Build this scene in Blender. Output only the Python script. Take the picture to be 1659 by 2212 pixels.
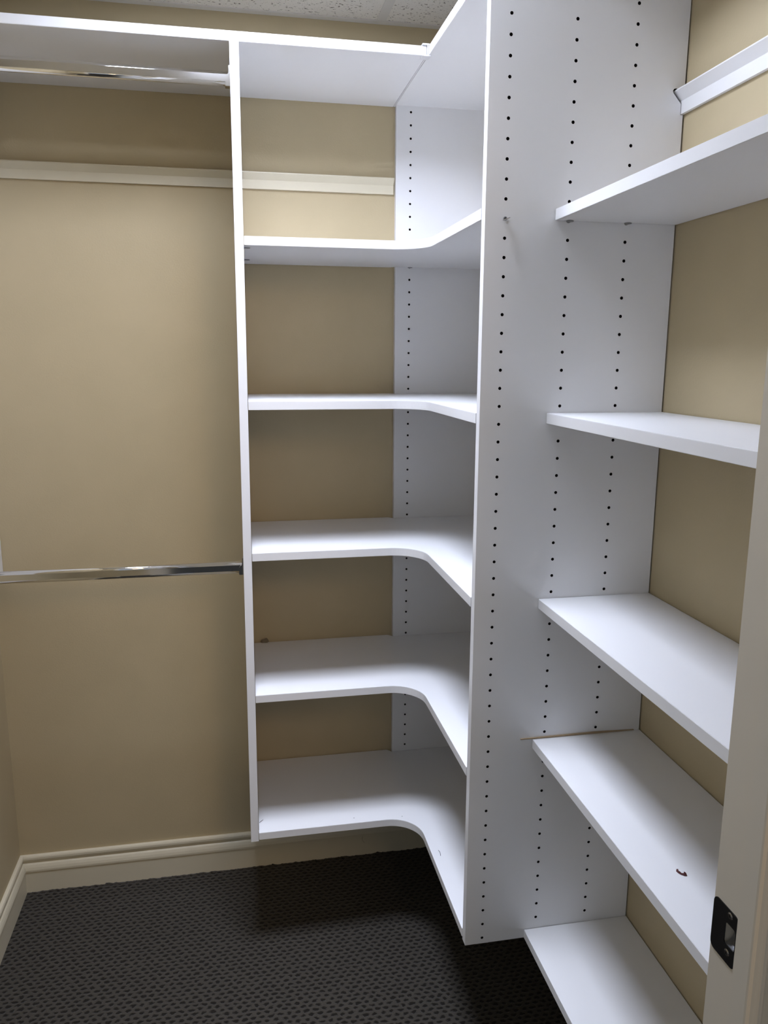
import bpy, bmesh, math, random
from mathutils import Vector, Matrix

for o in list(bpy.data.objects):
    bpy.data.objects.remove(o)
scene = bpy.context.scene
COL = scene.collection
random.seed(7)

# ------------------------------------------------------------------ camera
cam_data = bpy.data.cameras.new('camera')
cam = bpy.data.objects.new('camera', cam_data)
COL.objects.link(cam)
YAW, PITCH, ROLL = 0.1893, -0.1952, 0.0043
cy_, sy_ = math.cos(YAW), math.sin(YAW)
cp_, sp_ = math.cos(PITCH), math.sin(PITCH)
fwd = Vector((sy_*cp_, cy_*cp_, sp_))
r0 = Vector((cy_, -sy_, 0))
u0 = r0.cross(fwd)
rt = math.cos(ROLL)*r0 + math.sin(ROLL)*u0
up = -math.sin(ROLL)*r0 + math.cos(ROLL)*u0
cam.matrix_world = Matrix(((rt.x, up.x, -fwd.x, -0.7920), (rt.y, up.y, -fwd.y, -2.1572),
                           (rt.z, up.z, -fwd.z, 1.5032), (0, 0, 0, 1)))
cam_data.sensor_fit = 'HORIZONTAL'
cam_data.sensor_width = 36.0
cam_data.lens = 36.0*1704.13/1659.0
cam_data.clip_start = 0.02
scene.camera = cam

# ------------------------------------------------------------------ light + exposure
scene.view_settings.view_transform = 'Standard'
scene.view_settings.look = 'None'
scene.view_settings.gamma = 1.0
scene.view_settings.use_curve_mapping = False
scene.view_settings.exposure = 0.0

world = bpy.data.worlds.new('world')
scene.world = world
world.use_nodes = True
bg = world.node_tree.nodes['Background']
bg.inputs[0].default_value = (0.82, 0.91, 1.05, 1)
bg.inputs[1].default_value = 0.36

LAMP = Vector((-0.70, -0.75, 2.3265))        # ceiling lamp of the closet
LAMP_STRENGTH = 36.0
LAMP_HALF = 0.18
DOWNFILL_W = 3.1  # power of the added downward fill beam
LAMP_COLOR = (0.84, 0.91, 1.11, 1)

# warm lamp of the room outside the doorway; it reaches the left half of the closet
wl = bpy.data.lights.new('room_lamp', 'AREA')
wl.shape = 'DISK'; wl.size = 0.45; wl.energy = 7.5; wl.color = (1.0, 0.68, 0.36)
wo = bpy.data.objects.new('room_lamp', wl); COL.objects.link(wo)
wo.location = (-0.20, -2.85, 2.15)
wo.rotation_euler = (Vector((-1.05, 0.0, 0.95))-wo.location).to_track_quat('-Z', 'Y').to_euler()

# ------------------------------------------------------------------ materials
def mat(name, color, rough=0.5, metal=0.0, spec=0.5, bump=None, coat=0.0):
    m = bpy.data.materials.new(name)
    m.use_nodes = True
    nt = m.node_tree
    b = nt.nodes['Principled BSDF']
    b.inputs['Base Color'].default_value = (*color, 1)
    b.inputs['Roughness'].default_value = rough
    b.inputs['Metallic'].default_value = metal
    b.inputs['Specular IOR Level'].default_value = spec
    b.inputs['Coat Weight'].default_value = coat
    if bump:
        scale, strength, dist = bump
        tc = nt.nodes.new('ShaderNodeTexCoord')
        n = nt.nodes.new('ShaderNodeTexNoise')
        n.inputs['Scale'].default_value = scale
        n.inputs['Detail'].default_value = 3
        bp = nt.nodes.new('ShaderNodeBump')
        bp.inputs['Strength'].default_value = strength
        bp.inputs['Distance'].default_value = dist
        nt.links.new(tc.outputs['Object'], n.inputs['Vector'])
        nt.links.new(n.outputs['Fac'], bp.inputs['Height'])
        nt.links.new(bp.outputs['Normal'], b.inputs['Normal'])
    return m

def speckle(m, c1, c2, scale, lo=0.35, hi=0.65):
    """mix two near colours by a noise: a slightly uneven surface"""
    nt = m.node_tree
    b = nt.nodes['Principled BSDF']
    tc = nt.nodes.new('ShaderNodeTexCoord')
    n = nt.nodes.new('ShaderNodeTexNoise')
    n.inputs['Scale'].default_value = scale
    n.inputs['Detail'].default_value = 4
    r = nt.nodes.new('ShaderNodeValToRGB')
    r.color_ramp.elements[0].position = lo
    r.color_ramp.elements[0].color = (*c1, 1)
    r.color_ramp.elements[1].position = hi
    r.color_ramp.elements[1].color = (*c2, 1)
    nt.links.new(tc.outputs['Object'], n.inputs['Vector'])
    nt.links.new(n.outputs['Fac'], r.inputs['Fac'])
    nt.links.new(r.outputs['Color'], b.inputs['Base Color'])
    return m

M_WHITE = mat('white_melamine', (0.86, 0.86, 0.865), 0.38, spec=0.45, bump=(420, 0.06, 0.0006))
M_WALL = speckle(mat('tan_wall_paint', (0.5, 0.43, 0.33), 0.62, spec=0.3, bump=(230, 0.22, 0.0012)),
                 (0.51, 0.425, 0.268), (0.53, 0.44, 0.278), 9)
M_TRIM = mat('cream_trim_paint', (0.69, 0.63, 0.475), 0.38, spec=0.5, bump=(120, 0.06, 0.0008))
M_JAMB = mat('door_frame_paint', (0.67, 0.61, 0.50), 0.40, spec=0.45, bump=(160, 0.06, 0.0008))
M_CHROME = mat('polished_chrome', (0.80, 0.79, 0.77), 0.09, metal=1.0)
M_STEEL = mat('nickel_steel', (0.36, 0.36, 0.37), 0.3, metal=1.0)
M_HOLE = mat('shaded_raw_board', (0.012, 0.010, 0.008), 0.9, spec=0.1)  # raw board with the shade of holes and gaps put into its colour
M_BLACK = mat('black_plated_steel', (0.006, 0.006, 0.007), 0.22, metal=0.0, spec=0.5)
M_SCREW = mat('dark_screw_steel', (0.30, 0.30, 0.30), 0.18, metal=1.0)
M_WOOD = mat('bare_wood', (0.42, 0.31, 0.19), 0.7, bump=(300, 0.3, 0.001))
M_PLASTIC = mat('white_plastic', (0.82, 0.82, 0.83), 0.3)
M_SCRAP = mat('red_brown_flake', (0.09, 0.02, 0.018), 0.6)
M_HAIR = mat('dark_fibre', (0.03, 0.025, 0.02), 0.8)
M_CAULK = mat('caulk', (0.24, 0.20, 0.14), 0.6)

def carpet_material():
    m = bpy.data.materials.new('charcoal_loop_carpet')
    m.use_nodes = True
    nt = m.node_tree
    N, L = nt.nodes, nt.links
    b = N['Principled BSDF']
    b.inputs['Roughness'].default_value = 0.95
    b.inputs['Specular IOR Level'].default_value = 0.12
    b.inputs['Sheen Weight'].default_value = 0.15
    b.inputs['Sheen Roughness'].default_value = 0.5
    def math_(op, a, bb=None, c=None):
        n = N.new('ShaderNodeMath'); n.operation = op
        for i, v in enumerate((a, bb, c)):
            if v is None: continue
            if isinstance(v, (int, float)): n.inputs[i].default_value = v
            else: L.new(v, n.inputs[i])
        return n.outputs[0]
    tc = N.new('ShaderNodeTexCoord')
    wob = N.new('ShaderNodeTexNoise'); wob.inputs['Scale'].default_value = 55; wob.inputs['Detail'].default_value = 2
    L.new(tc.outputs['Object'], wob.inputs['Vector'])
    sx = N.new('ShaderNodeSeparateXYZ'); L.new(tc.outputs['Object'], sx.inputs[0])
    wc = N.new('ShaderNodeSeparateColor'); L.new(wob.outputs['Color'], wc.inputs[0])
    x = math_('ADD', sx.outputs[0], math_('MULTIPLY', math_('SUBTRACT', wc.outputs[0], 0.5), 0.015))
    y = math_('ADD', sx.outputs[1], math_('MULTIPLY', math_('SUBTRACT', wc.outputs[1], 0.5), 0.009))
    v = math_('DIVIDE', y, 0.0125)
    row = math_('FLOOR', v)
    fv = math_('SUBTRACT', math_('SUBTRACT', v, row), 0.5)
    odd = math_('MULTIPLY', math_('FLOORED_MODULO', row, 2.0), 0.5)
    uu = math_('ADD', math_('DIVIDE', x, 0.0205), odd)
    fu = math_('SUBTRACT', math_('SUBTRACT', uu, math_('FLOOR', uu)), 0.5)
    d = math_('SQRT', math_('ADD', math_('POWER', math_('MULTIPLY', fu, 1.75), 2.0), math_('POWER', math_('MULTIPLY', fv, 1.65), 2.0)))
    fine = N.new('ShaderNodeTexNoise'); fine.inputs['Scale'].default_value = 900; fine.inputs['Detail'].default_value = 3
    L.new(tc.outputs['Object'], fine.inputs['Vector'])
    big = N.new('ShaderNodeTexNoise'); big.inputs['Scale'].default_value = 130; big.inputs['Detail'].default_value = 2
    L.new(tc.outputs['Object'], big.inputs['Vector'])
    d2 = math_('ADD', d, math_('MULTIPLY', math_('SUBTRACT', big.outputs['Fac'], 0.5), 0.8))
    ss = N.new('ShaderNodeMapRange'); ss.interpolation_type = 'SMOOTHSTEP'
    ss.inputs['From Min'].default_value = 0.36; ss.inputs['From Max'].default_value = 0.74
    L.new(d2, ss.inputs['Value'])
    mixc = N.new('ShaderNodeMix'); mixc.data_type = 'RGBA'
    mixc.inputs[6].default_value = (0.0095, 0.0078, 0.0055, 1)
    mixc.inputs[7].default_value = (0.052, 0.0455, 0.036, 1)
    L.new(ss.outputs[0], mixc.inputs[0])
    mul = N.new('ShaderNodeMix'); mul.data_type = 'RGBA'; mul.blend_type = 'MULTIPLY'; mul.inputs[0].default_value = 1.0
    fr = N.new('ShaderNodeMapRange'); fr.inputs['From Min'].default_value = 0.3; fr.inputs['From Max'].default_value = 0.7
    fr.inputs['To Min'].default_value = 0.65; fr.inputs['To Max'].default_value = 1.3
    L.new(fine.outputs['Fac'], fr.inputs['Value'])
    cc = N.new('ShaderNodeCombineColor')
    for i in range(3): L.new(fr.outputs[0], cc.inputs[i])
    L.new(mixc.outputs[2], mul.inputs[6]); L.new(cc.outputs[0], mul.inputs[7])
    L.new(mul.outputs[2], b.inputs['Base Color'])
    h = math_('ADD', ss.outputs[0], math_('MULTIPLY', fine.outputs['Fac'], 0.35))
    bp = N.new('ShaderNodeBump'); bp.inputs['Strength'].default_value = 0.8; bp.inputs['Distance'].default_value = 0.003
    L.new(h, bp.inputs['Height']); L.new(bp.outputs['Normal'], b.inputs['Normal'])
    return m
M_CARPET = carpet_material()

def tile_material():
    m = bpy.data.materials.new('fissured_ceiling_tile')
    m.use_nodes = True
    nt = m.node_tree
    N, L = nt.nodes, nt.links
    b = N['Principled BSDF']
    b.inputs['Roughness'].default_value = 0.9
    tc = N.new('ShaderNodeTexCoord')
    mp = N.new('ShaderNodeMapping'); mp.inputs['Scale'].default_value = (1.0, 1.7, 1.0)
    L.new(tc.outputs['Object'], mp.inputs[0])
    ns = N.new('ShaderNodeTexNoise'); ns.inputs['Scale'].default_value = 130; ns.inputs['Detail'].default_value = 1.5
    L.new(mp.outputs[0], ns.inputs['Vector'])
    n2 = N.new('ShaderNodeTexNoise'); n2.inputs['Scale'].default_value = 420; n2.inputs['Detail'].default_value = 1
    L.new(tc.outputs['Object'], n2.inputs['Vector'])
    def rng(src, a, bb):
        r = N.new('ShaderNodeMapRange'); r.inputs['From Min'].default_value = a; r.inputs['From Max'].default_value = bb
        L.new(src, r.inputs['Value']); return r.outputs[0]
    a1 = rng(ns.outputs['Fac'], 0.320, 0.350)
    a2 = rng(n2.outputs['Fac'], 0.27, 0.30)
    mn = N.new('ShaderNodeMath'); mn.operation = 'MINIMUM'; L.new(a1, mn.inputs[0]); L.new(a2, mn.inputs[1])
    mx = N.new('ShaderNodeMix'); mx.data_type = 'RGBA'
    mx.inputs[6].default_value = (0.20, 0.17, 0.13, 1)
    mx.inputs[7].default_value = (0.86, 0.83, 0.76, 1)
    L.new(mn.outputs[0], mx.inputs[0]); L.new(mx.outputs[2], b.inputs['Base Color'])
    bp = N.new('ShaderNodeBump'); bp.inputs['Strength'].default_value = 0.5; bp.inputs['Distance'].default_value = 0.002
    L.new(mn.outputs[0], bp.inputs['Height']); L.new(bp.outputs['Normal'], b.inputs['Normal'])
    return m
M_TILE = tile_material()
M_TEE = mat('ceiling_grid_metal', (0.74, 0.72, 0.67), 0.45)

# ------------------------------------------------------------------ mesh helpers
def link(name, bm, mats, parent=None, smooth=False):
    me = bpy.data.meshes.new(name)
    bmesh.ops.recalc_face_normals(bm, faces=bm.faces)
    bm.to_mesh(me); bm.free()
    for mm in (mats if isinstance(mats, (list, tuple)) else [mats]):
        me.materials.append(mm)
    if smooth:
        for p in me.polygons: p.use_smooth = True
    o = bpy.data.objects.new(name, me)
    COL.objects.link(o)
    if parent: o.parent = parent
    return o

def empty(name, loc=(0, 0, 0)):
    o = bpy.data.objects.new(name, None)
    o.empty_display_size = 0.05
    o.location = loc
    COL.objects.link(o)
    return o

def tag(o, label=None, cat=None, group=None, kind=None):
    if label: o['label'] = label
    if cat: o['category'] = cat
    if group: o['group'] = group
    if kind: o['kind'] = kind
    return o

def recentre(o, base=None):
    """put the origin of a one-mesh thing at its own base (meshes are written in world coordinates)"""
    vs = [v.co.copy() for v in o.data.vertices]
    c = Vector(base) if base else Vector(((min(v.x for v in vs)+max(v.x for v in vs))/2, (min(v.y for v in vs)+max(v.y for v in vs))/2, min(v.z for v in vs)))
    o.data.transform(Matrix.Translation(-c))
    o.location = c
    return o

def box(bm, x0, x1, y0, y1, z0, z1, bevel=0.0):
    b2 = bmesh.new() if bevel else bm
    vs = [b2.verts.new(p) for p in ((x0,y0,z0),(x1,y0,z0),(x1,y1,z0),(x0,y1,z0),(x0,y0,z1),(x1,y0,z1),(x1,y1,z1),(x0,y1,z1))]
    for f in ((0,3,2,1),(4,5,6,7),(0,1,5,4),(1,2,6,5),(2,3,7,6),(3,0,4,7)):
        b2.faces.new([vs[i] for i in f])
    if bevel:
        bmesh.ops.bevel(b2, geom=b2.edges[:], offset=bevel, segments=2, affect='EDGES')
        tmp = bpy.data.meshes.new('tmp'); b2.to_mesh(tmp); b2.free(); bm.from_mesh(tmp); bpy.data.meshes.remove(tmp)

def prism(bm, pts, fn0, fn1, bevel=0.0):
    """pts: 2D outline; fn0/fn1 map a 2D point to the two end positions"""
    b2 = bmesh.new() if bevel else bm
    a = [b2.verts.new(fn0(*p)) for p in pts]
    b = [b2.verts.new(fn1(*p)) for p in pts]
    b2.faces.new(a); b2.faces.new(list(reversed(b)))
    n = len(pts)
    for i in range(n):
        b2.faces.new((a[i], b[i], b[(i+1) % n], a[(i+1) % n]))
    if bevel:
        bmesh.ops.recalc_face_normals(b2, faces=b2.faces)
        ed = [e for e in b2.edges if len(e.link_faces) == 2 and e.calc_face_angle() > 0.9]
        bmesh.ops.bevel(b2, geom=ed, offset=bevel, segments=2, affect='EDGES')
        tmp = bpy.data.meshes.new('tmp'); b2.to_mesh(tmp); b2.free(); bm.from_mesh(tmp); bpy.data.meshes.remove(tmp)

def cyl(bm, p0, p1, r, seg=20, r1=None, caps=True):
    p0, p1 = Vector(p0), Vector(p1)
    ax = (p1-p0).normalized()
    t = Vector((0, 0, 1)) if abs(ax.z) < 0.9 else Vector((1, 0, 0))
    a = ax.cross(t).normalized(); b = ax.cross(a)
    r1 = r if r1 is None else r1
    A = [bm.verts.new(p0+(a*math.cos(2*math.pi*i/seg)+b*math.sin(2*math.pi*i/seg))*r) for i in range(seg)]
    B = [bm.verts.new(p1+(a*math.cos(2*math.pi*i/seg)+b*math.sin(2*math.pi*i/seg))*r1) for i in range(seg)]
    for i in range(seg):
        bm.faces.new((A[i], A[(i+1) % seg], B[(i+1) % seg], B[i]))
    if caps:
        bm.faces.new(list(reversed(A))); bm.faces.new(B)

def tube(bm, pts, r, seg=6):
    for a, b in zip(pts[:-1], pts[1:]):
        cyl(bm, a, b, r, seg)

# ------------------------------------------------------------------ dimensions (metres, from the 32 mm hole pitch)
T = 0.019
XW, ZC = -1.4221, 2.3265           # left wall, ceiling; right wall x = 0, back wall y = 0
ZT = 2.1524                        # top of the top shelf
YF = -0.3633                       # front of back-wall shelves
XF = -0.3589                       # front of the right side of the corner shelves
YB = -0.7955                       # near face of the tall divider panel
XR = -0.2309                       # front of the shallow shelves on the right
YC, XC = -0.0179, -0.3543          # corner panel
YD = -1.5005                       # closet face of the door wall
XJ = -0.3102                       # strike side of the doorway
Z0 = 1.7353                        # a hole row
ZBB, ZAB = 0.3144, 0.3167
LZ = [1.7542, 1.4024, 1.0542, 0.7034, 0.3390]
RZ = [1.7543, 1.4027, 1.0506, 0.7623, 0.3339]
def xa(y, z):                      # left face of panel A (a little out of true)
    return -0.7714 + 0.0035*(z-1) - 0.0070*(y/YF)

# ------------------------------------------------------------------ setting
XJL = -1.0722                      # hinge side of the doorway
def structure(name, bm, m, **k):
    return tag(link(name, bm, m, **k), kind='structure')

bm = bmesh.new(); box(bm, XW-2.5, 2.5, -7.0, 0.1, -0.06, 0.0); structure('floor', bm, M_CARPET)
bm = bmesh.new(); box(bm, XW-0.1, 0.1, YD-0.114, 0.1, ZC, ZC+0.05); structure('ceiling', bm, M_TILE)
bm = bmesh.new(); box(bm, XW-0.1, 0.1, 0.0, 0.1, 0, ZC); structure('wall_back', bm, M_WALL)
bm = bmesh.new(); box(bm, XW-0.1, XW, YD, 0.0, 0, ZC); structure('wall_left', bm, M_WALL)
bm = bmesh.new(); box(bm, 0.0, 0.1, YD, 0.0, 0, ZC); structure('wall_right', bm, M_WALL)
ZH = 2.052
bm = bmesh.new()
prism(bm, [(XW-0.8, 0), (XJL-0.019, 0), (XJL-0.019, ZH+0.019), (XJ+0.019, ZH+0.019), (XJ+0.019, 0), (1.2, 0), (1.2, ZC+0.2), (XW-0.8, ZC+0.2)],
      lambda x, z: (x, YD, z), lambda x, z: (x, YD-0.114, z))
structure('wall_front', bm, M_WALL)

# ceiling grid
def tee(name, x0, x1, y0, y1, drop=0.0015):
    bm = bmesh.new(); box(bm, x0, x1, y0, y1, ZC-drop, ZC, bevel=0.0005)
    return structure(name, bm, M_TEE)
tee('trim_1', XW, 0.0, -0.022, 0.0, 0.0022)                       # wall angle, back
tee('trim_2', -0.407, -0.383, YD, -0.022)
tee('trim_3', -1.017, -0.993, YD, -0.022)
tee('trim_6', XW+0.022, -0.022, -0.462, -0.438, 0.0012)
tee('trim_7', XW+0.022, -0.022, -1.062, -1.038, 0.0012)
tee('trim_4', XW, XW+0.022, YD, -0.022, 0.0022)
tee('trim_5', -0.022, 0.0, YD, -0.022, 0.0022)

# baseboards, mitred in the corners: (distance from wall, height)
BB = [(0, 0), (0.0128, 0), (0.0128, 0.0655), (0.0150, 0.0665), (0.0152, 0.0720), (0.0135, 0.0790), (0.0105, 0.0860), (0.0085, 0.0885),
      (0.0062, 0.0905), (0.0062, 0.0940), (0.0095, 0.0970), (0.0108, 0.1020), (0.0105, 0.1075), (0.0085, 0.1115), (0.0050, 0.1127), (0, 0.1127)]
bm = bmesh.new(); prism(bm, BB, lambda d, z: (XW+d, -d, z), lambda d, z: (-d, -d, z)); structure('baseboard_back', bm, M_TRIM)
bm = bmesh.new(); prism(bm, BB, lambda d, z: (XW+d, -d, z), lambda d, z: (XW+d, YD, z)); structure('baseboard_left', bm, M_TRIM)
bm = bmesh.new(); prism(bm, BB, lambda d, z: (-d, -d, z), lambda d, z: (-d, YD, z)); structure('baseboard_right', bm, M_TRIM)

# carpet pile that stands up a little along the baseboards
def fringe(p0, p1, out):
    p0, p1, out = Vector(p0), Vector(p1), Vector(out)
    n = int((p1-p0).length/0.0035)
    rnd = random.Random(3)
    bm = bmesh.new(); prev = None; h = 0.002
    for i in range(n+1):
        h = 0.55*h + 0.45*(0.0006+0.0050*rnd.random()**2)
        if rnd.random() < 0.02: h += 0.004
        c = p0.lerp(p1, i/n)
        w = 0.004+0.003*rnd.random()
        row = [bm.verts.new(c), bm.verts.new(c+Vector((0, 0, h))), bm.verts.new(c+out*w*0.5+Vector((0, 0, h*0.8))), bm.verts.new(c+out*w)]
        if prev:
            for a in range(3): bm.faces.new((prev[a], row[a], row[a+1], prev[a+1]))
        prev = row
    o = link('carpet_fringe', bm, M_CARPET, smooth=True)
    return tag(recentre(o), 'ragged edge of charcoal carpet pile along the cream baseboard', 'carpet', kind='stuff')
fringe((XW+0.013, -0.0129, 0.0), (-0.013, -0.0129, 0.0), (0, -1, 0))

# door frame
door = tag(empty('door_1', ((XJ+XJL)/2, YD-0.057, 0)), kind='structure')
def dpart(name, bm, m=M_JAMB, parent=None, base=None):
    o = link(name, bm, m)
    p = parent or door
    o.parent = p
    o.matrix_parent_inverse = p.matrix_world.inverted() if p.parent else Matrix.Translation(-Vector(p.location))
    return o
Y1 = YD-0.1165
# strike-side jamb with a pocket for the strike plate's hole
PK = (-1.5490, -1.5205, 0.9085, 0.9375)        # y0, y1, z0, z1 of the pocket
bm = bmesh.new()
box(bm, XJ, XJ+0.019, Y1, YD, 0, PK[2], 0)
box(bm, XJ, XJ+0.019, Y1, YD, PK[3], ZH, 0)
box(bm, XJ, XJ+0.019, Y1, PK[0], PK[2], PK[3], 0)
box(bm, XJ, XJ+0.019, PK[1], YD, PK[2], PK[3], 0)
box(bm, XJ+0.012, XJ+0.019, PK[0], PK[1], PK[2], PK[3], 0)
bmesh.ops.remove_doubles(bm, verts=bm.verts, dist=1e-5)
cyl(bm, (XJ+0.0022, YD-0.0015, 0), (XJ+0.0022, YD-0.0015, ZH), 0.0022, 12)    # eased edge
dpart('door_jamb', bm)
bm = bmesh.new(); box(bm, XJL-0.019, XJL, Y1, YD, 0, ZH, 0.001); dpart('door_jamb', bm)
bm = bmesh.new(); box(bm, XJL-0.019, XJ+0.019, Y1, YD, ZH, ZH+0.019, 0.001); dpart('head_jamb', bm)
STOP = [(-1.5545, 0), (-1.5545, 0.0118), (-1.5552, 0.0125), (-1.5770, 0.0125), (-1.5790, 0.0118), (-1.5798, 0.0100), (-1.5802, 0.0085), (-1.5822, 0.0070),
        (-1.5840, 0.0050), (-1.5848, 0.0030), (-1.5862, 0.0024), (-1.5868, 0.0012), (-1.5868, 0)]
bm = bmesh.new(); prism(bm, STOP, lambda y, d: (XJ-d, y, 0), lambda y, d: (XJ-d, y, ZH-d)); dpart('door_stop', bm)
bm = bmesh.new(); prism(bm, STOP, lambda y, d: (XJL+d, y, 0), lambda y, d: (XJL+d, y, ZH-d)); dpart('door_stop', bm)
bm = bmesh.new(); prism(bm, STOP, lambda y, d: (XJ-d, y, ZH-d), lambda y, d: (XJL+d, y, ZH-d)); dpart('door_stop', bm)
CAS = [(0.0, 0.0), (0.0, 0.0070), (0.006, 0.0085), (0.012, 0.0080), (0.018, 0.0110), (0.036, 0.0130), (0.044, 0.0160), (0.054, 0.0160), (0.057, 0.0130), (0.057, 0.0)]
for yy, sg in ((YD, 1), (Y1, -1)):
    bm = bmesh.new(); prism(bm, CAS, lambda u, d: (XJ+0.011+u, yy+sg*d, 0), lambda u, d: (XJ+0.011+u, yy+sg*d, ZH+0.011+u)); dpart('door_casing', bm)
    bm = bmesh.new(); prism(bm, CAS, lambda u, d: (XJL-0.011-u, yy+sg*d, 0), lambda u, d: (XJL-0.011-u, yy+sg*d, ZH+0.011+u)); dpart('door_casing', bm)
    bm = bmesh.new(); prism(bm, CAS, lambda u, d: (XJL-0.011-u, yy+sg*d, ZH+0.011+u), lambda u, d: (XJ+0.011+u, yy+sg*d, ZH+0.011+u)); dpart('door_casing', bm)

# strike plate: rounded black plate with a hole, wrapped over the edge of the jamb
def rounded_rect(u0_, u1_, v0_, v1_, r, n=6):
    out = []
    for cx, cy, a0 in ((u1_-r, v0_+r, -90), (u1_-r, v1_-r, 0), (u0_+r, v1_-r, 90), (u0_+r, v0_+r, 180)):
        for i in range(n+1):
            a = math.radians(a0+90*i/n)
            out.append((cx+r*math.cos(a), cy+r*math.sin(a)))
    return out
bm = bmesh.new()
XP = XJ-0.0012
outer = rounded_rect(-1.5418, -1.5015, 0.8915, 0.9515, 0.0065)
inner = rounded_rect(-1.5395, -1.5225, 0.9105, 0.9355, 0.004)
for x_, flip in ((XP, False), (XJ-0.0001, True)):
    vo = [bm.verts.new((x_, a, b)) for a, b in outer]
    vi = [bm.verts.new((x_, a, b)) for a, b in inner]
    n = len(vo)
    for i in range(n):
        bm.faces.new((vo[i], vo[(i+1) % n], vi[(i+1) % n], vi[i]))
    if not flip: keep = (vo, vi)
    else:
        for A, B in ((keep[0], vo), (keep[1], vi)):
            for i in range(n): bm.faces.new((A[i], A[(i+1) % n], B[(i+1) % n], B[i]))
cyl(bm, (XP+0.0014, -1.5022, 0.899), (XP+0.0014, -1.5022, 0.945), 0.0017, 12)
sp = dpart('strike_plate', bm, M_BLACK)
tag(sp, 'black metal strike plate with rounded corners')
for z_ in (0.9458, 0.9036):
    bm = bmesh.new()
    y_ = -1.5291
    cyl(bm, (XP-0.0001, y_, z_), (XP-0.0009, y_, z_), 0.0040, 20, r1=0.0026)
    s_ = dpart('screw', bm, [M_SCREW, M_BLACK])
    for a_ in (0.5, 0.5+math.pi/2):
        bm2 = bmesh.new(); bm2.from_mesh(s_.data)
        dy, dz = math.cos(a_)*0.0019, math.sin(a_)*0.0019
        ny, nz = -math.sin(a_)*0.0004, math.cos(a_)*0.0004
        vs = [bm2.verts.new((XP-0.00095, y_+i*dy+j*ny, z_+i*dz+j*nz)) for i, j in ((-1, -1), (1, -1), (1, 1), (-1, 1))]
        f = bm2.faces.new(vs); f.material_index = 1
        bm2.to_mesh(s_.data); bm2.free()
    s_.parent = sp; s_.matrix_parent_inverse = Matrix.Identity(4)
    
# curved steel lining inside the latch hole
bm = bmesh.new()
NS = 12
prev = None
for i in range(NS+1):
    a = math.pi*i/NS
    y_ = -1.5310; zc_ = 0.9230
    p = (zc_+math.cos(a)*0.0123, 0.010*math.sin(a))
    row = [bm.verts.new((XJ+0.0004+p[1], yy_, p[0])) for yy_ in (-1.5396, -1.5226)]
    if prev: bm.faces.new((prev[0], row[0], row[1], prev[1]))
    prev = row
lt = dpart('latch_cup', bm, M_STEEL)
lt.parent = sp; lt.matrix_parent_inverse = Matrix.Identity(4)
lt.data.polygons.foreach_set('use_smooth', [True]*len(lt.data.polygons))

# ------------------------------------------------------------------ ceiling lamp: a square troffer laid in the grid
lamp = empty('ceiling_light', LAMP)
tag(lamp, 'square white light panel set in the closet ceiling grid', 'lamp')
H = 0.2925
m_em = bpy.data.materials.new('lit_diffuser'); m_em.use_nodes = True
b_ = m_em.node_tree.nodes['Principled BSDF']
b_.inputs['Emission Color'].default_value = LAMP_COLOR
b_.inputs['Emission Strength'].default_value = LAMP_STRENGTH
b_.inputs['Base Color'].default_value = (0.8, 0.8, 0.8, 1)
bm = bmesh.new()
Hd = LAMP_HALF
for x0, x1, y0, y1 in ((-H, -Hd, -H, H), (Hd, H, -H, H), (-Hd, Hd, -H, -Hd), (-Hd, Hd, Hd, H)):
    box(bm, x0, x1, y0, y1, -0.006, 0)
link('lamp_frame', bm, M_PLASTIC, lamp)
bm = bmesh.new(); box(bm, -Hd+0.0005, Hd-0.0005, -Hd+0.0005, Hd-0.0005, -0.004, 0)
link('diffuser', bm, m_em, lamp)

# added narrow beam, not a fixture part: brightens the lower shelves from above
ll_ = bpy.data.lights.new('added_downfill', 'AREA')
ll_.shape = 'SQUARE'; ll_.size = 2*LAMP_HALF; ll_.energy = DOWNFILL_W; ll_.color = LAMP_COLOR[:3]; ll_.spread = math.radians(62)
lo_ = bpy.data.objects.new('added_downfill', ll_); COL.objects.link(lo_)
lo_.parent = lamp; lo_.location = (0, 0, -0.009)

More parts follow.
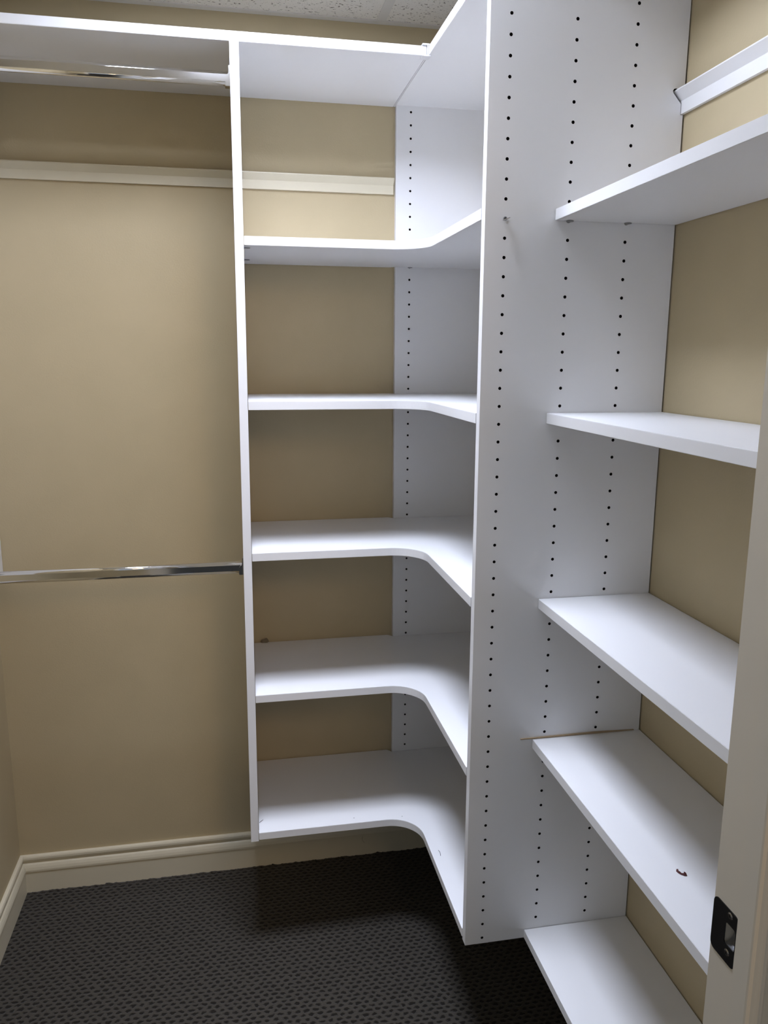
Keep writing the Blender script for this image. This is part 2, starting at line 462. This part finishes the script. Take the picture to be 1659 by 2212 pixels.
# ------------------------------------------------------------------ panels drilled with rows of holes
def hole_panel(name, D, g, v0, v1, us, notch, cols, rows, front, back, m=M_WHITE):
    """u = distance from the wall, v = height. front/back: (u, v) -> position; the front face is drilled."""
    bm = bmesh.new()
    outline = [(D, v0), (g, v0)] + notch + [(g, v1), (D, v1)]
    n = len(outline)
    F = [bm.verts.new(front(*p)) for p in outline]
    B = [bm.verts.new(back(*p)) for p in outline]
    bm.faces.new(B)
    for i in range(n):
        f = bm.faces.new((F[i], F[(i+1) % n], B[(i+1) % n], B[i]))
        if 1 <= i < n-2: f.material_index = 1          # raw board, shade painted in on the wall side and in the notch
    bm.faces.new([bm.verts.new(front(*p)) for p in [(us, v0), (g, v0)] + notch + [(g, v1), (us, v1)]])
    C_ = 0.0135
    def quad(a, b, c, d):
        bm.faces.new([bm.verts.new(front(*p)) for p in ((a, c), (b, c), (b, d), (a, d))])
    edges = [us]
    for c in sorted(cols): edges += [c-C_, c+C_]
    edges.append(D)
    for i in range(0, len(edges), 2):
        quad(edges[i], edges[i+1], v0, v1)
    eps = 1e-4
    def inward(u, v, d):
        f, b = Vector(front(u, v)), Vector(back(u, v))
        return f + (b-f).normalized()*d
    for c in cols:
        last = v0
        for z in rows:
            quad(c-C_, c+C_, last, z-C_)
            last = z+C_
            sq, ci, de = [], [], []
            for k in range(16):
                a = 2*math.pi*k/16
                ca, sa = math.cos(a), math.sin(a)
                s = C_/max(abs(ca), abs(sa))
                sq.append(bm.verts.new(front(c+s*ca, z+s*sa)))
                ci.append(bm.verts.new(front(c+0.0029*ca, z+0.0029*sa)))
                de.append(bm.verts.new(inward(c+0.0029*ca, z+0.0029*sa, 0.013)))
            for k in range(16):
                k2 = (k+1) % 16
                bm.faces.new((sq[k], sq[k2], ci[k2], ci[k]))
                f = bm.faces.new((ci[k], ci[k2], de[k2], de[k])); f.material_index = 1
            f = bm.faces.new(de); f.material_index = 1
        quad(c-C_, c+C_, last, v1)
    bmesh.ops.remove_doubles(bm, verts=bm.verts, dist=2e-5)
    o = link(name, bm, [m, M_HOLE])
    return recentre(o)

RAIL = [(0.0005, 1.9190), (0.0072, 1.9190), (0.0072, 1.9405), (0.0205, 1.9550), (0.0203, 1.9572), (0.0185, 1.9580), (0.0165, 1.9572), (0.0045, 1.9450), (0.0005, 1.9450)]
SLOT = [(0.0030, 1.9180), (0.0080, 1.9180), (0.0080, 1.9355), (0.0235, 1.9520), (0.0247, 1.9555), (0.0230, 1.9590), (0.0190, 1.9600), (0.0160, 1.9588), (0.0040, 1.9464), (0.0030, 1.9464)]

rowsB = [Z0+0.032*k for k in range(-44, 12)]
pB = hole_panel('divider_panel', 0.3576, 0.0024, ZBB, ZT-T, 0.040, SLOT, [0.3215, 0.2060, 0.0974], rowsB,
                lambda u, v: (-u, YB, v), lambda u, v: (-u, YB+T, v))
tag(pB, 'deep white upright panel with three columns of peg holes beside the right shelves', 'closet panel')
rowsC = [Z0+0.032*k for k in range(-43, 12)] + [Z0+0.032*12-0.0005]
pC = hole_panel('wall_board', 0.3543, 0.0012, ZBB, ZT-T, 0.040, [], [0.3159, 0.0974], rowsC,
                lambda u, v: (-u, YC, v), lambda u, v: (-u, -0.0008, v))
tag(pC, 'white board flat against the back wall, one column of small holes showing', 'closet panel')
pA = hole_panel('upright_panel', 0.3631, 0.0012, ZAB, ZT-T, 0.045, SLOT, [0.3260, 0.1040], [Z0+0.032*k for k in range(-43, 12)],
                lambda u, v: (xa(-u, v)+T, -u, v), lambda u, v: (xa(-u, v), -u, v))
tag(pA, 'white upright panel between the chrome rods and the corner shelves, seen edge-on', 'closet panel')
XPL = -1.3975
bm = bmesh.new()
prism(bm, [(0.0012, 0.9325), (0.3631, 0.9325), (0.3631, ZT-T), (0.0012, ZT-T)] , lambda u, v: (XPL, -u, v), lambda u, v: (XPL-T, -u, v), bevel=0.0006)
tag(recentre(link('end_panel', bm, M_WHITE)), 'white side panel at the far left ending just below the lower rod', 'closet panel')
bm = bmesh.new()
box(bm, XR, -0.0012, -1.4800, -1.4610, ZBB, ZT-T, 0.0006)
tag(recentre(link('end_panel', bm, M_WHITE)), 'white upright end panel beside the doorway, behind the door frame', 'closet panel')

# ------------------------------------------------------------------ shelves
def l_shelf(zt):
    r = 0.080
    xl0, xl1 = xa(0, zt)+T+0.0010, xa(YF, zt)+T+0.0010
    pts = [(xl0, -0.0032), (XC-0.016, -0.0032), (XC-0.012, -0.0045), (XC-0.006, -0.0110), (XC-0.001, -0.0180), (XC+0.002, YC-0.0006),
           (-0.0020, YC-0.0006), (-0.0020, YB+T+0.0006), (XF, YB+T+0.0006)]
    for i in range(15):
        a = math.radians(0+90*i/14)
        pts.append((XF-r+r*math.cos(a), YF-r+r*math.sin(a)))
    pts.append((xl1, YF))
    # gentler blend: the outline runs (front right) up to the fillet then left
    bm = bmesh.new()
    prism(bm, pts, lambda x, y: (x, y, zt), lambda x, y: (x, y, zt-T), bevel=0.0006)
    return bm
ll = ['topmost white curved corner shelf, its underside showing above the tan wall',
      'white curved corner shelf near eye level, second from the top, seen almost edge-on',
      'middle white curved corner shelf, about level with the lower chrome rod',
      'white curved corner shelf, second from the bottom, with a tan lump at its back',
      'lowest white curved corner shelf, just above the baseboard, with dark hairs on it']
for z, lab in zip(LZ, ll):
    tag(recentre(link('corner_shelf', l_shelf(z), M_WHITE)), lab, 'shelf', 'curved corner shelves')
rl = ['topmost white straight shelf on the right wall, its underside and two pegs showing',
      'white straight shelf on the right wall near eye level, second from the top',
      'middle white straight shelf on the right wall, between two others',
      'white straight shelf on the right wall holding a dark red flake',
      'lowest white straight shelf on the right wall, near the floor']
for z, lab in zip(RZ, rl):
    bm = bmesh.new(); box(bm, XR, -0.0020, -1.4604, YB-0.0008, z-T, z, 0.0006)
    tag(recentre(link('wall_shelf', bm, M_WHITE)), lab, 'shelf', 'straight shelves on the right wall')
bm = bmesh.new(); box(bm, XW+0.0015, -0.3600, YF+0.0002, -0.0010, ZT-T, ZT, 0.0006)
tag(recentre(link('top_shelf', bm, M_WHITE)), 'long white top shelf along the back wall, above the rods and the corner shelves', 'shelf')
bm = bmesh.new()
prism(bm, [(-0.3564, -0.001), (-0.001, -0.001), (-0.001, -1.4995), (XR, -1.4995), (XR, YB-0.002), (-0.3552, YB-0.002)],
      lambda x, y: (x, y, ZT), lambda x, y: (x, y, ZT-T), bevel=0.0006)
tag(recentre(link('top_shelf', bm, M_WHITE)), 'white top shelf along the right wall, resting on the deep divider panel', 'shelf')
# plastic strip joining the two top shelves
bm = bmesh.new()
prism(bm, [(-0.3590, ZT-T-0.0026), (-0.3700, ZT-T-0.0024), (-0.3700, ZT-T-0.0004), (-0.3592, ZT-T-0.0004), (-0.3592, ZT+0.0004), (-0.3705, ZT+0.0004), (-0.3700, ZT+0.0032),
           (-0.3560, ZT+0.0032), (-0.3545, ZT+0.0022), (-0.3545, ZT+0.0004), (-0.3570, ZT+0.0004), (-0.3570, ZT-T-0.0004), (-0.3520, ZT-T-0.0004), (-0.3505, ZT-T-0.0018)],
      lambda x, z: (x, -0.3685, z), lambda x, z: (x, -0.3440, z))
prism(bm, [(-0.3592, ZT-T+0.0004), (-0.3570, ZT-T+0.0004), (-0.3570, ZT-0.0004), (-0.3592, ZT-0.0004)], lambda x, z: (x, -0.3439, z), lambda x, z: (x, -0.0015, z))
tag(recentre(link('shelf_connector', bm, M_PLASTIC)), 'small white plastic clip joining the two top shelves at the corner', 'clip')

# ------------------------------------------------------------------ hanging rails screwed to the walls
bm = bmesh.new(); prism(bm, RAIL, lambda u, v: (XPL+0.0008, -u, v), lambda u, v: (-0.3585, -u, v))
tag(recentre(link('wall_rail', bm, M_TRIM)), 'cream hanging rail along the back wall, running behind the upright panel', 'rail')
bm = bmesh.new(); prism(bm, RAIL, lambda u, v: (-u, -0.0190, v), lambda u, v: (-u, -1.4605, v))
tag(recentre(link('wall_rail', bm, M_WHITE)), 'white hanging rail on the right wall above the topmost right shelf', 'rail')

# ------------------------------------------------------------------ clothes rods
def stadium(w, h, n=16):
    r = w/2
    pts = [(r*math.cos(math.radians(180*i/n)), h/2-r+r*math.sin(math.radians(180*i/n))) for i in range(n+1)]
    pts += [(-r*math.cos(math.radians(180*i/n)), -(h/2-r)-r*math.sin(math.radians(180*i/n))) for i in range(n+1)]
    return pts
BR = [(0, 0.0245), (0.0020, 0.0250), (0.0032, 0.0236), (0.0032, 0.0130), (0.0040, 0.0095), (0.0065, 0.0068), (0.0092, 0.0040), (0.0108, 0.0008), (0.0112, -0.0030), (0.0112, -0.0165), (0, -0.0165)]
def rod(zc, label):
    y = -0.290
    xr, xl = xa(y, zc)-0.0004, XPL+0.0004
    root = empty('clothes_rod', ((xl+xr)/2, y, zc))
    tag(root, label, 'rod', 'chrome clothes rods')
    half = (xr-xl)/2
    bm = bmesh.new()
    prism(bm, stadium(0.0150, 0.0290), lambda a, b: (-half+0.004, a, b), lambda a, b: (half-0.004, a, b))
    o = link('rod_tube', bm, M_CHROME, root)
    for p in o.data.polygons: p.use_smooth = len(p.vertices) == 4 and p.area < 0.005*half*2
    for s in (1, -1):
        bm = bmesh.new()
        prism(bm, BR, lambda d, z: (s*(half-d), -0.0098, z), lambda d, z: (s*(half-d), 0.0098, z), bevel=0.0007)
        link('rod_bracket', bm, M_CHROME, root)
    return root
rod(2.0835, 'upper oval chrome clothes rod hanging just under the top shelf')
rod(1.0035, 'lower oval chrome clothes rod at mid height in front of the tan wall')

# ------------------------------------------------------------------ shelf pegs
def peg(pos, direction, label, tilt=0.0, group='metal shelf pegs'):
    """pos: hole centre on the panel face; direction: unit vector away from the panel"""
    d = Vector(direction)
    s = Vector((0, 0, 1)).cross(d)
    bm = bmesh.new()
    cyl(bm, -d*0.0085, d*0.0012, 0.0023, 14)
    cyl(bm, Vector((0, 0, 0)), d*0.0012, 0.0036, 16)
    # flat spoon with a small hole
    outer_, inner_ = [], []
    for k in range(20):
        a = 2*math.pi*k/20
        outer_.append((0.0062*math.cos(a), 0.0070 + 0.0066*math.sin(a)))
        inner_.append((0.0020*math.cos(a), 0.0082 + 0.0022*math.sin(a)))
    zt, zb = -0.0006, -0.0022
    def P(p, z):
        return s*p[0] + d*max(p[1], 0.0006) + Vector((0, 0, z + tilt*(p[0])))
    rowsv = [[bm.verts.new(P(p, z)) for p in ring] for ring, z in ((outer_, zt), (outer_, zb), (inner_, zt), (inner_, zb))]
    for k in range(20):
        k2 = (k+1) % 20
        for A, B in ((rowsv[0], rowsv[1]), (rowsv[0], rowsv[2]), (rowsv[1], rowsv[3]), (rowsv[2], rowsv[3])):
            bm.faces.new((A[k], A[k2], B[k2], B[k]))
    o = link('shelf_peg', bm, M_STEEL)
    o.location = pos
    tag(o, label, 'shelf peg', group)
    return o
peg((-0.3215, YB, Z0), (0, -1, 0), 'lone metal peg in the left hole column of the divider panel', tilt=0.35)
peg((-0.2060, YB, Z0), (0, -1, 0), 'front metal peg under the topmost right shelf')
peg((-0.0974, YB, Z0), (0, -1, 0), 'rear metal peg under the topmost right shelf')
peg((xa(-0.326, Z0)+T, -0.326, Z0), (1, 0, 0), 'front metal peg under the left end of the topmost corner shelf')
peg((xa(-0.104, Z0)+T, -0.104, Z0), (1, 0, 0), 'rear metal peg under the left end of the topmost corner shelf')
peg((-0.3159, YC, Z0), (0, -1, 0), 'metal peg in the corner panel under the topmost corner shelf')

# ------------------------------------------------------------------ small things left behind
bm = bmesh.new()
prism(bm, [(-0.2560, 0.0000), (-0.0150, -0.0030), (-0.0150, 0.0012), (-0.1000, 0.0040), (-0.2560, 0.0032)],
      lambda x, z: (x, YB-0.0028, RZ[3]+0.0004+max(z, 0) if x > -0.24 else RZ[3]+0.0010+z*0.6), lambda x, z: (x, YB-0.0003, RZ[3]+0.0004+max(z, 0) if x > -0.24 else RZ[3]+0.0010+z*0.6))
tag(recentre(link('wood_strip', bm, M_WOOD)), 'thin bare wood strip lying along the divider panel on a right shelf', 'wood strip')

bm = bmesh.new()
pts = [(-0.0072, 0.0062), (-0.0048, 0.0050), (-0.0052, 0.0022), (-0.0022, 0.0000), (0.0008, -0.0022), (0.0036, -0.0018), (0.0046, 0.0008), (0.0030, 0.0016),
       (0.0058, 0.0006), (0.0078, -0.0040), (0.0040, -0.0056), (-0.0006, -0.0046), (-0.0044, -0.0022), (-0.0076, 0.0014)]
va = [bm.verts.new((x, y, 0.0006+0.0022*abs(math.sin(x*400)))) for x, y in pts]
vb = [bm.verts.new((x*0.96, y*0.96, 0.0001)) for x, y in pts]
bm.faces.new(va); bm.faces.new(list(reversed(vb)))
for i in range(len(pts)): bm.faces.new((va[i], vb[i], vb[(i+1) % len(pts)], va[(i+1) % len(pts)]))
bmesh.ops.triangulate(bm, faces=bm.faces)
o = link('debris_flake', bm, M_SCRAP); o.location = (-0.1681, -1.2275, RZ[3]); o.rotation_euler = (0, 0, -0.55)
tag(o, 'small curled dark red flake lying on a right shelf', 'debris')

def hair(name, pts, label, r=0.0005):
    bm = bmesh.new(); tube(bm, pts, r)
    tag(recentre(link(name, bm, M_HAIR)), label, 'hair')
z = LZ[4]+0.0006
hair('hair_strand', [(-0.7583, -0.3190, z), (-0.7540, -0.3150, z+0.001), (-0.7490, -0.3100, z+0.0014)], 'short dark hair at the left end of the lowest corner shelf')
hair('hair_strand', [(-0.3400, -0.512, z), (-0.3388, -0.520, z+0.001), (-0.3392, -0.527, z+0.0004), (-0.3405, -0.533, z)], 'short dark hair at the right side of the lowest corner shelf')
hair('hair_strand', [(-0.4440, -0.0135, 0.064), (-0.4448, -0.0142, 0.055), (-0.4420, -0.0142, 0.047), (-0.4380, -0.0137, 0.043)], 'curved dark hair stuck to the back baseboard below the corner shelf', 0.0003)
for x, y, lab in ((-0.5192, -0.3413, 'tiny brown crumb near the front middle of the lowest corner shelf'), (-0.3959, -0.3565, 'tiny brown crumb at the curve of the lowest corner shelf')):
    bm = bmesh.new(); bmesh.ops.create_icosphere(bm, subdivisions=1, radius=0.0011)
    for v in bm.verts: v.co.z = max(v.co.z*0.6, -0.0004)+0.0004
    o = link('crumb', bm, M_HAIR); o.location = (x, y, LZ[4]); tag(o, lab, 'crumb')
bm = bmesh.new(); bmesh.ops.create_icosphere(bm, subdivisions=3, radius=1.0)
for v in bm.verts:
    k = 1+0.12*math.sin(v.co.x*5)+0.1*math.sin(v.co.y*7+1)
    v.co = Vector((v.co.x*0.0105*k, v.co.y*0.0040*k, max(v.co.z, -0.25)*0.0090*k+0.0024))
o = link('caulk_lump', bm, M_CAULK, smooth=True); o.location = (-0.7215, -0.0045, LZ[3])
tag(o, 'small dried tan lump against the wall at the back left of a corner shelf', 'caulk lump')
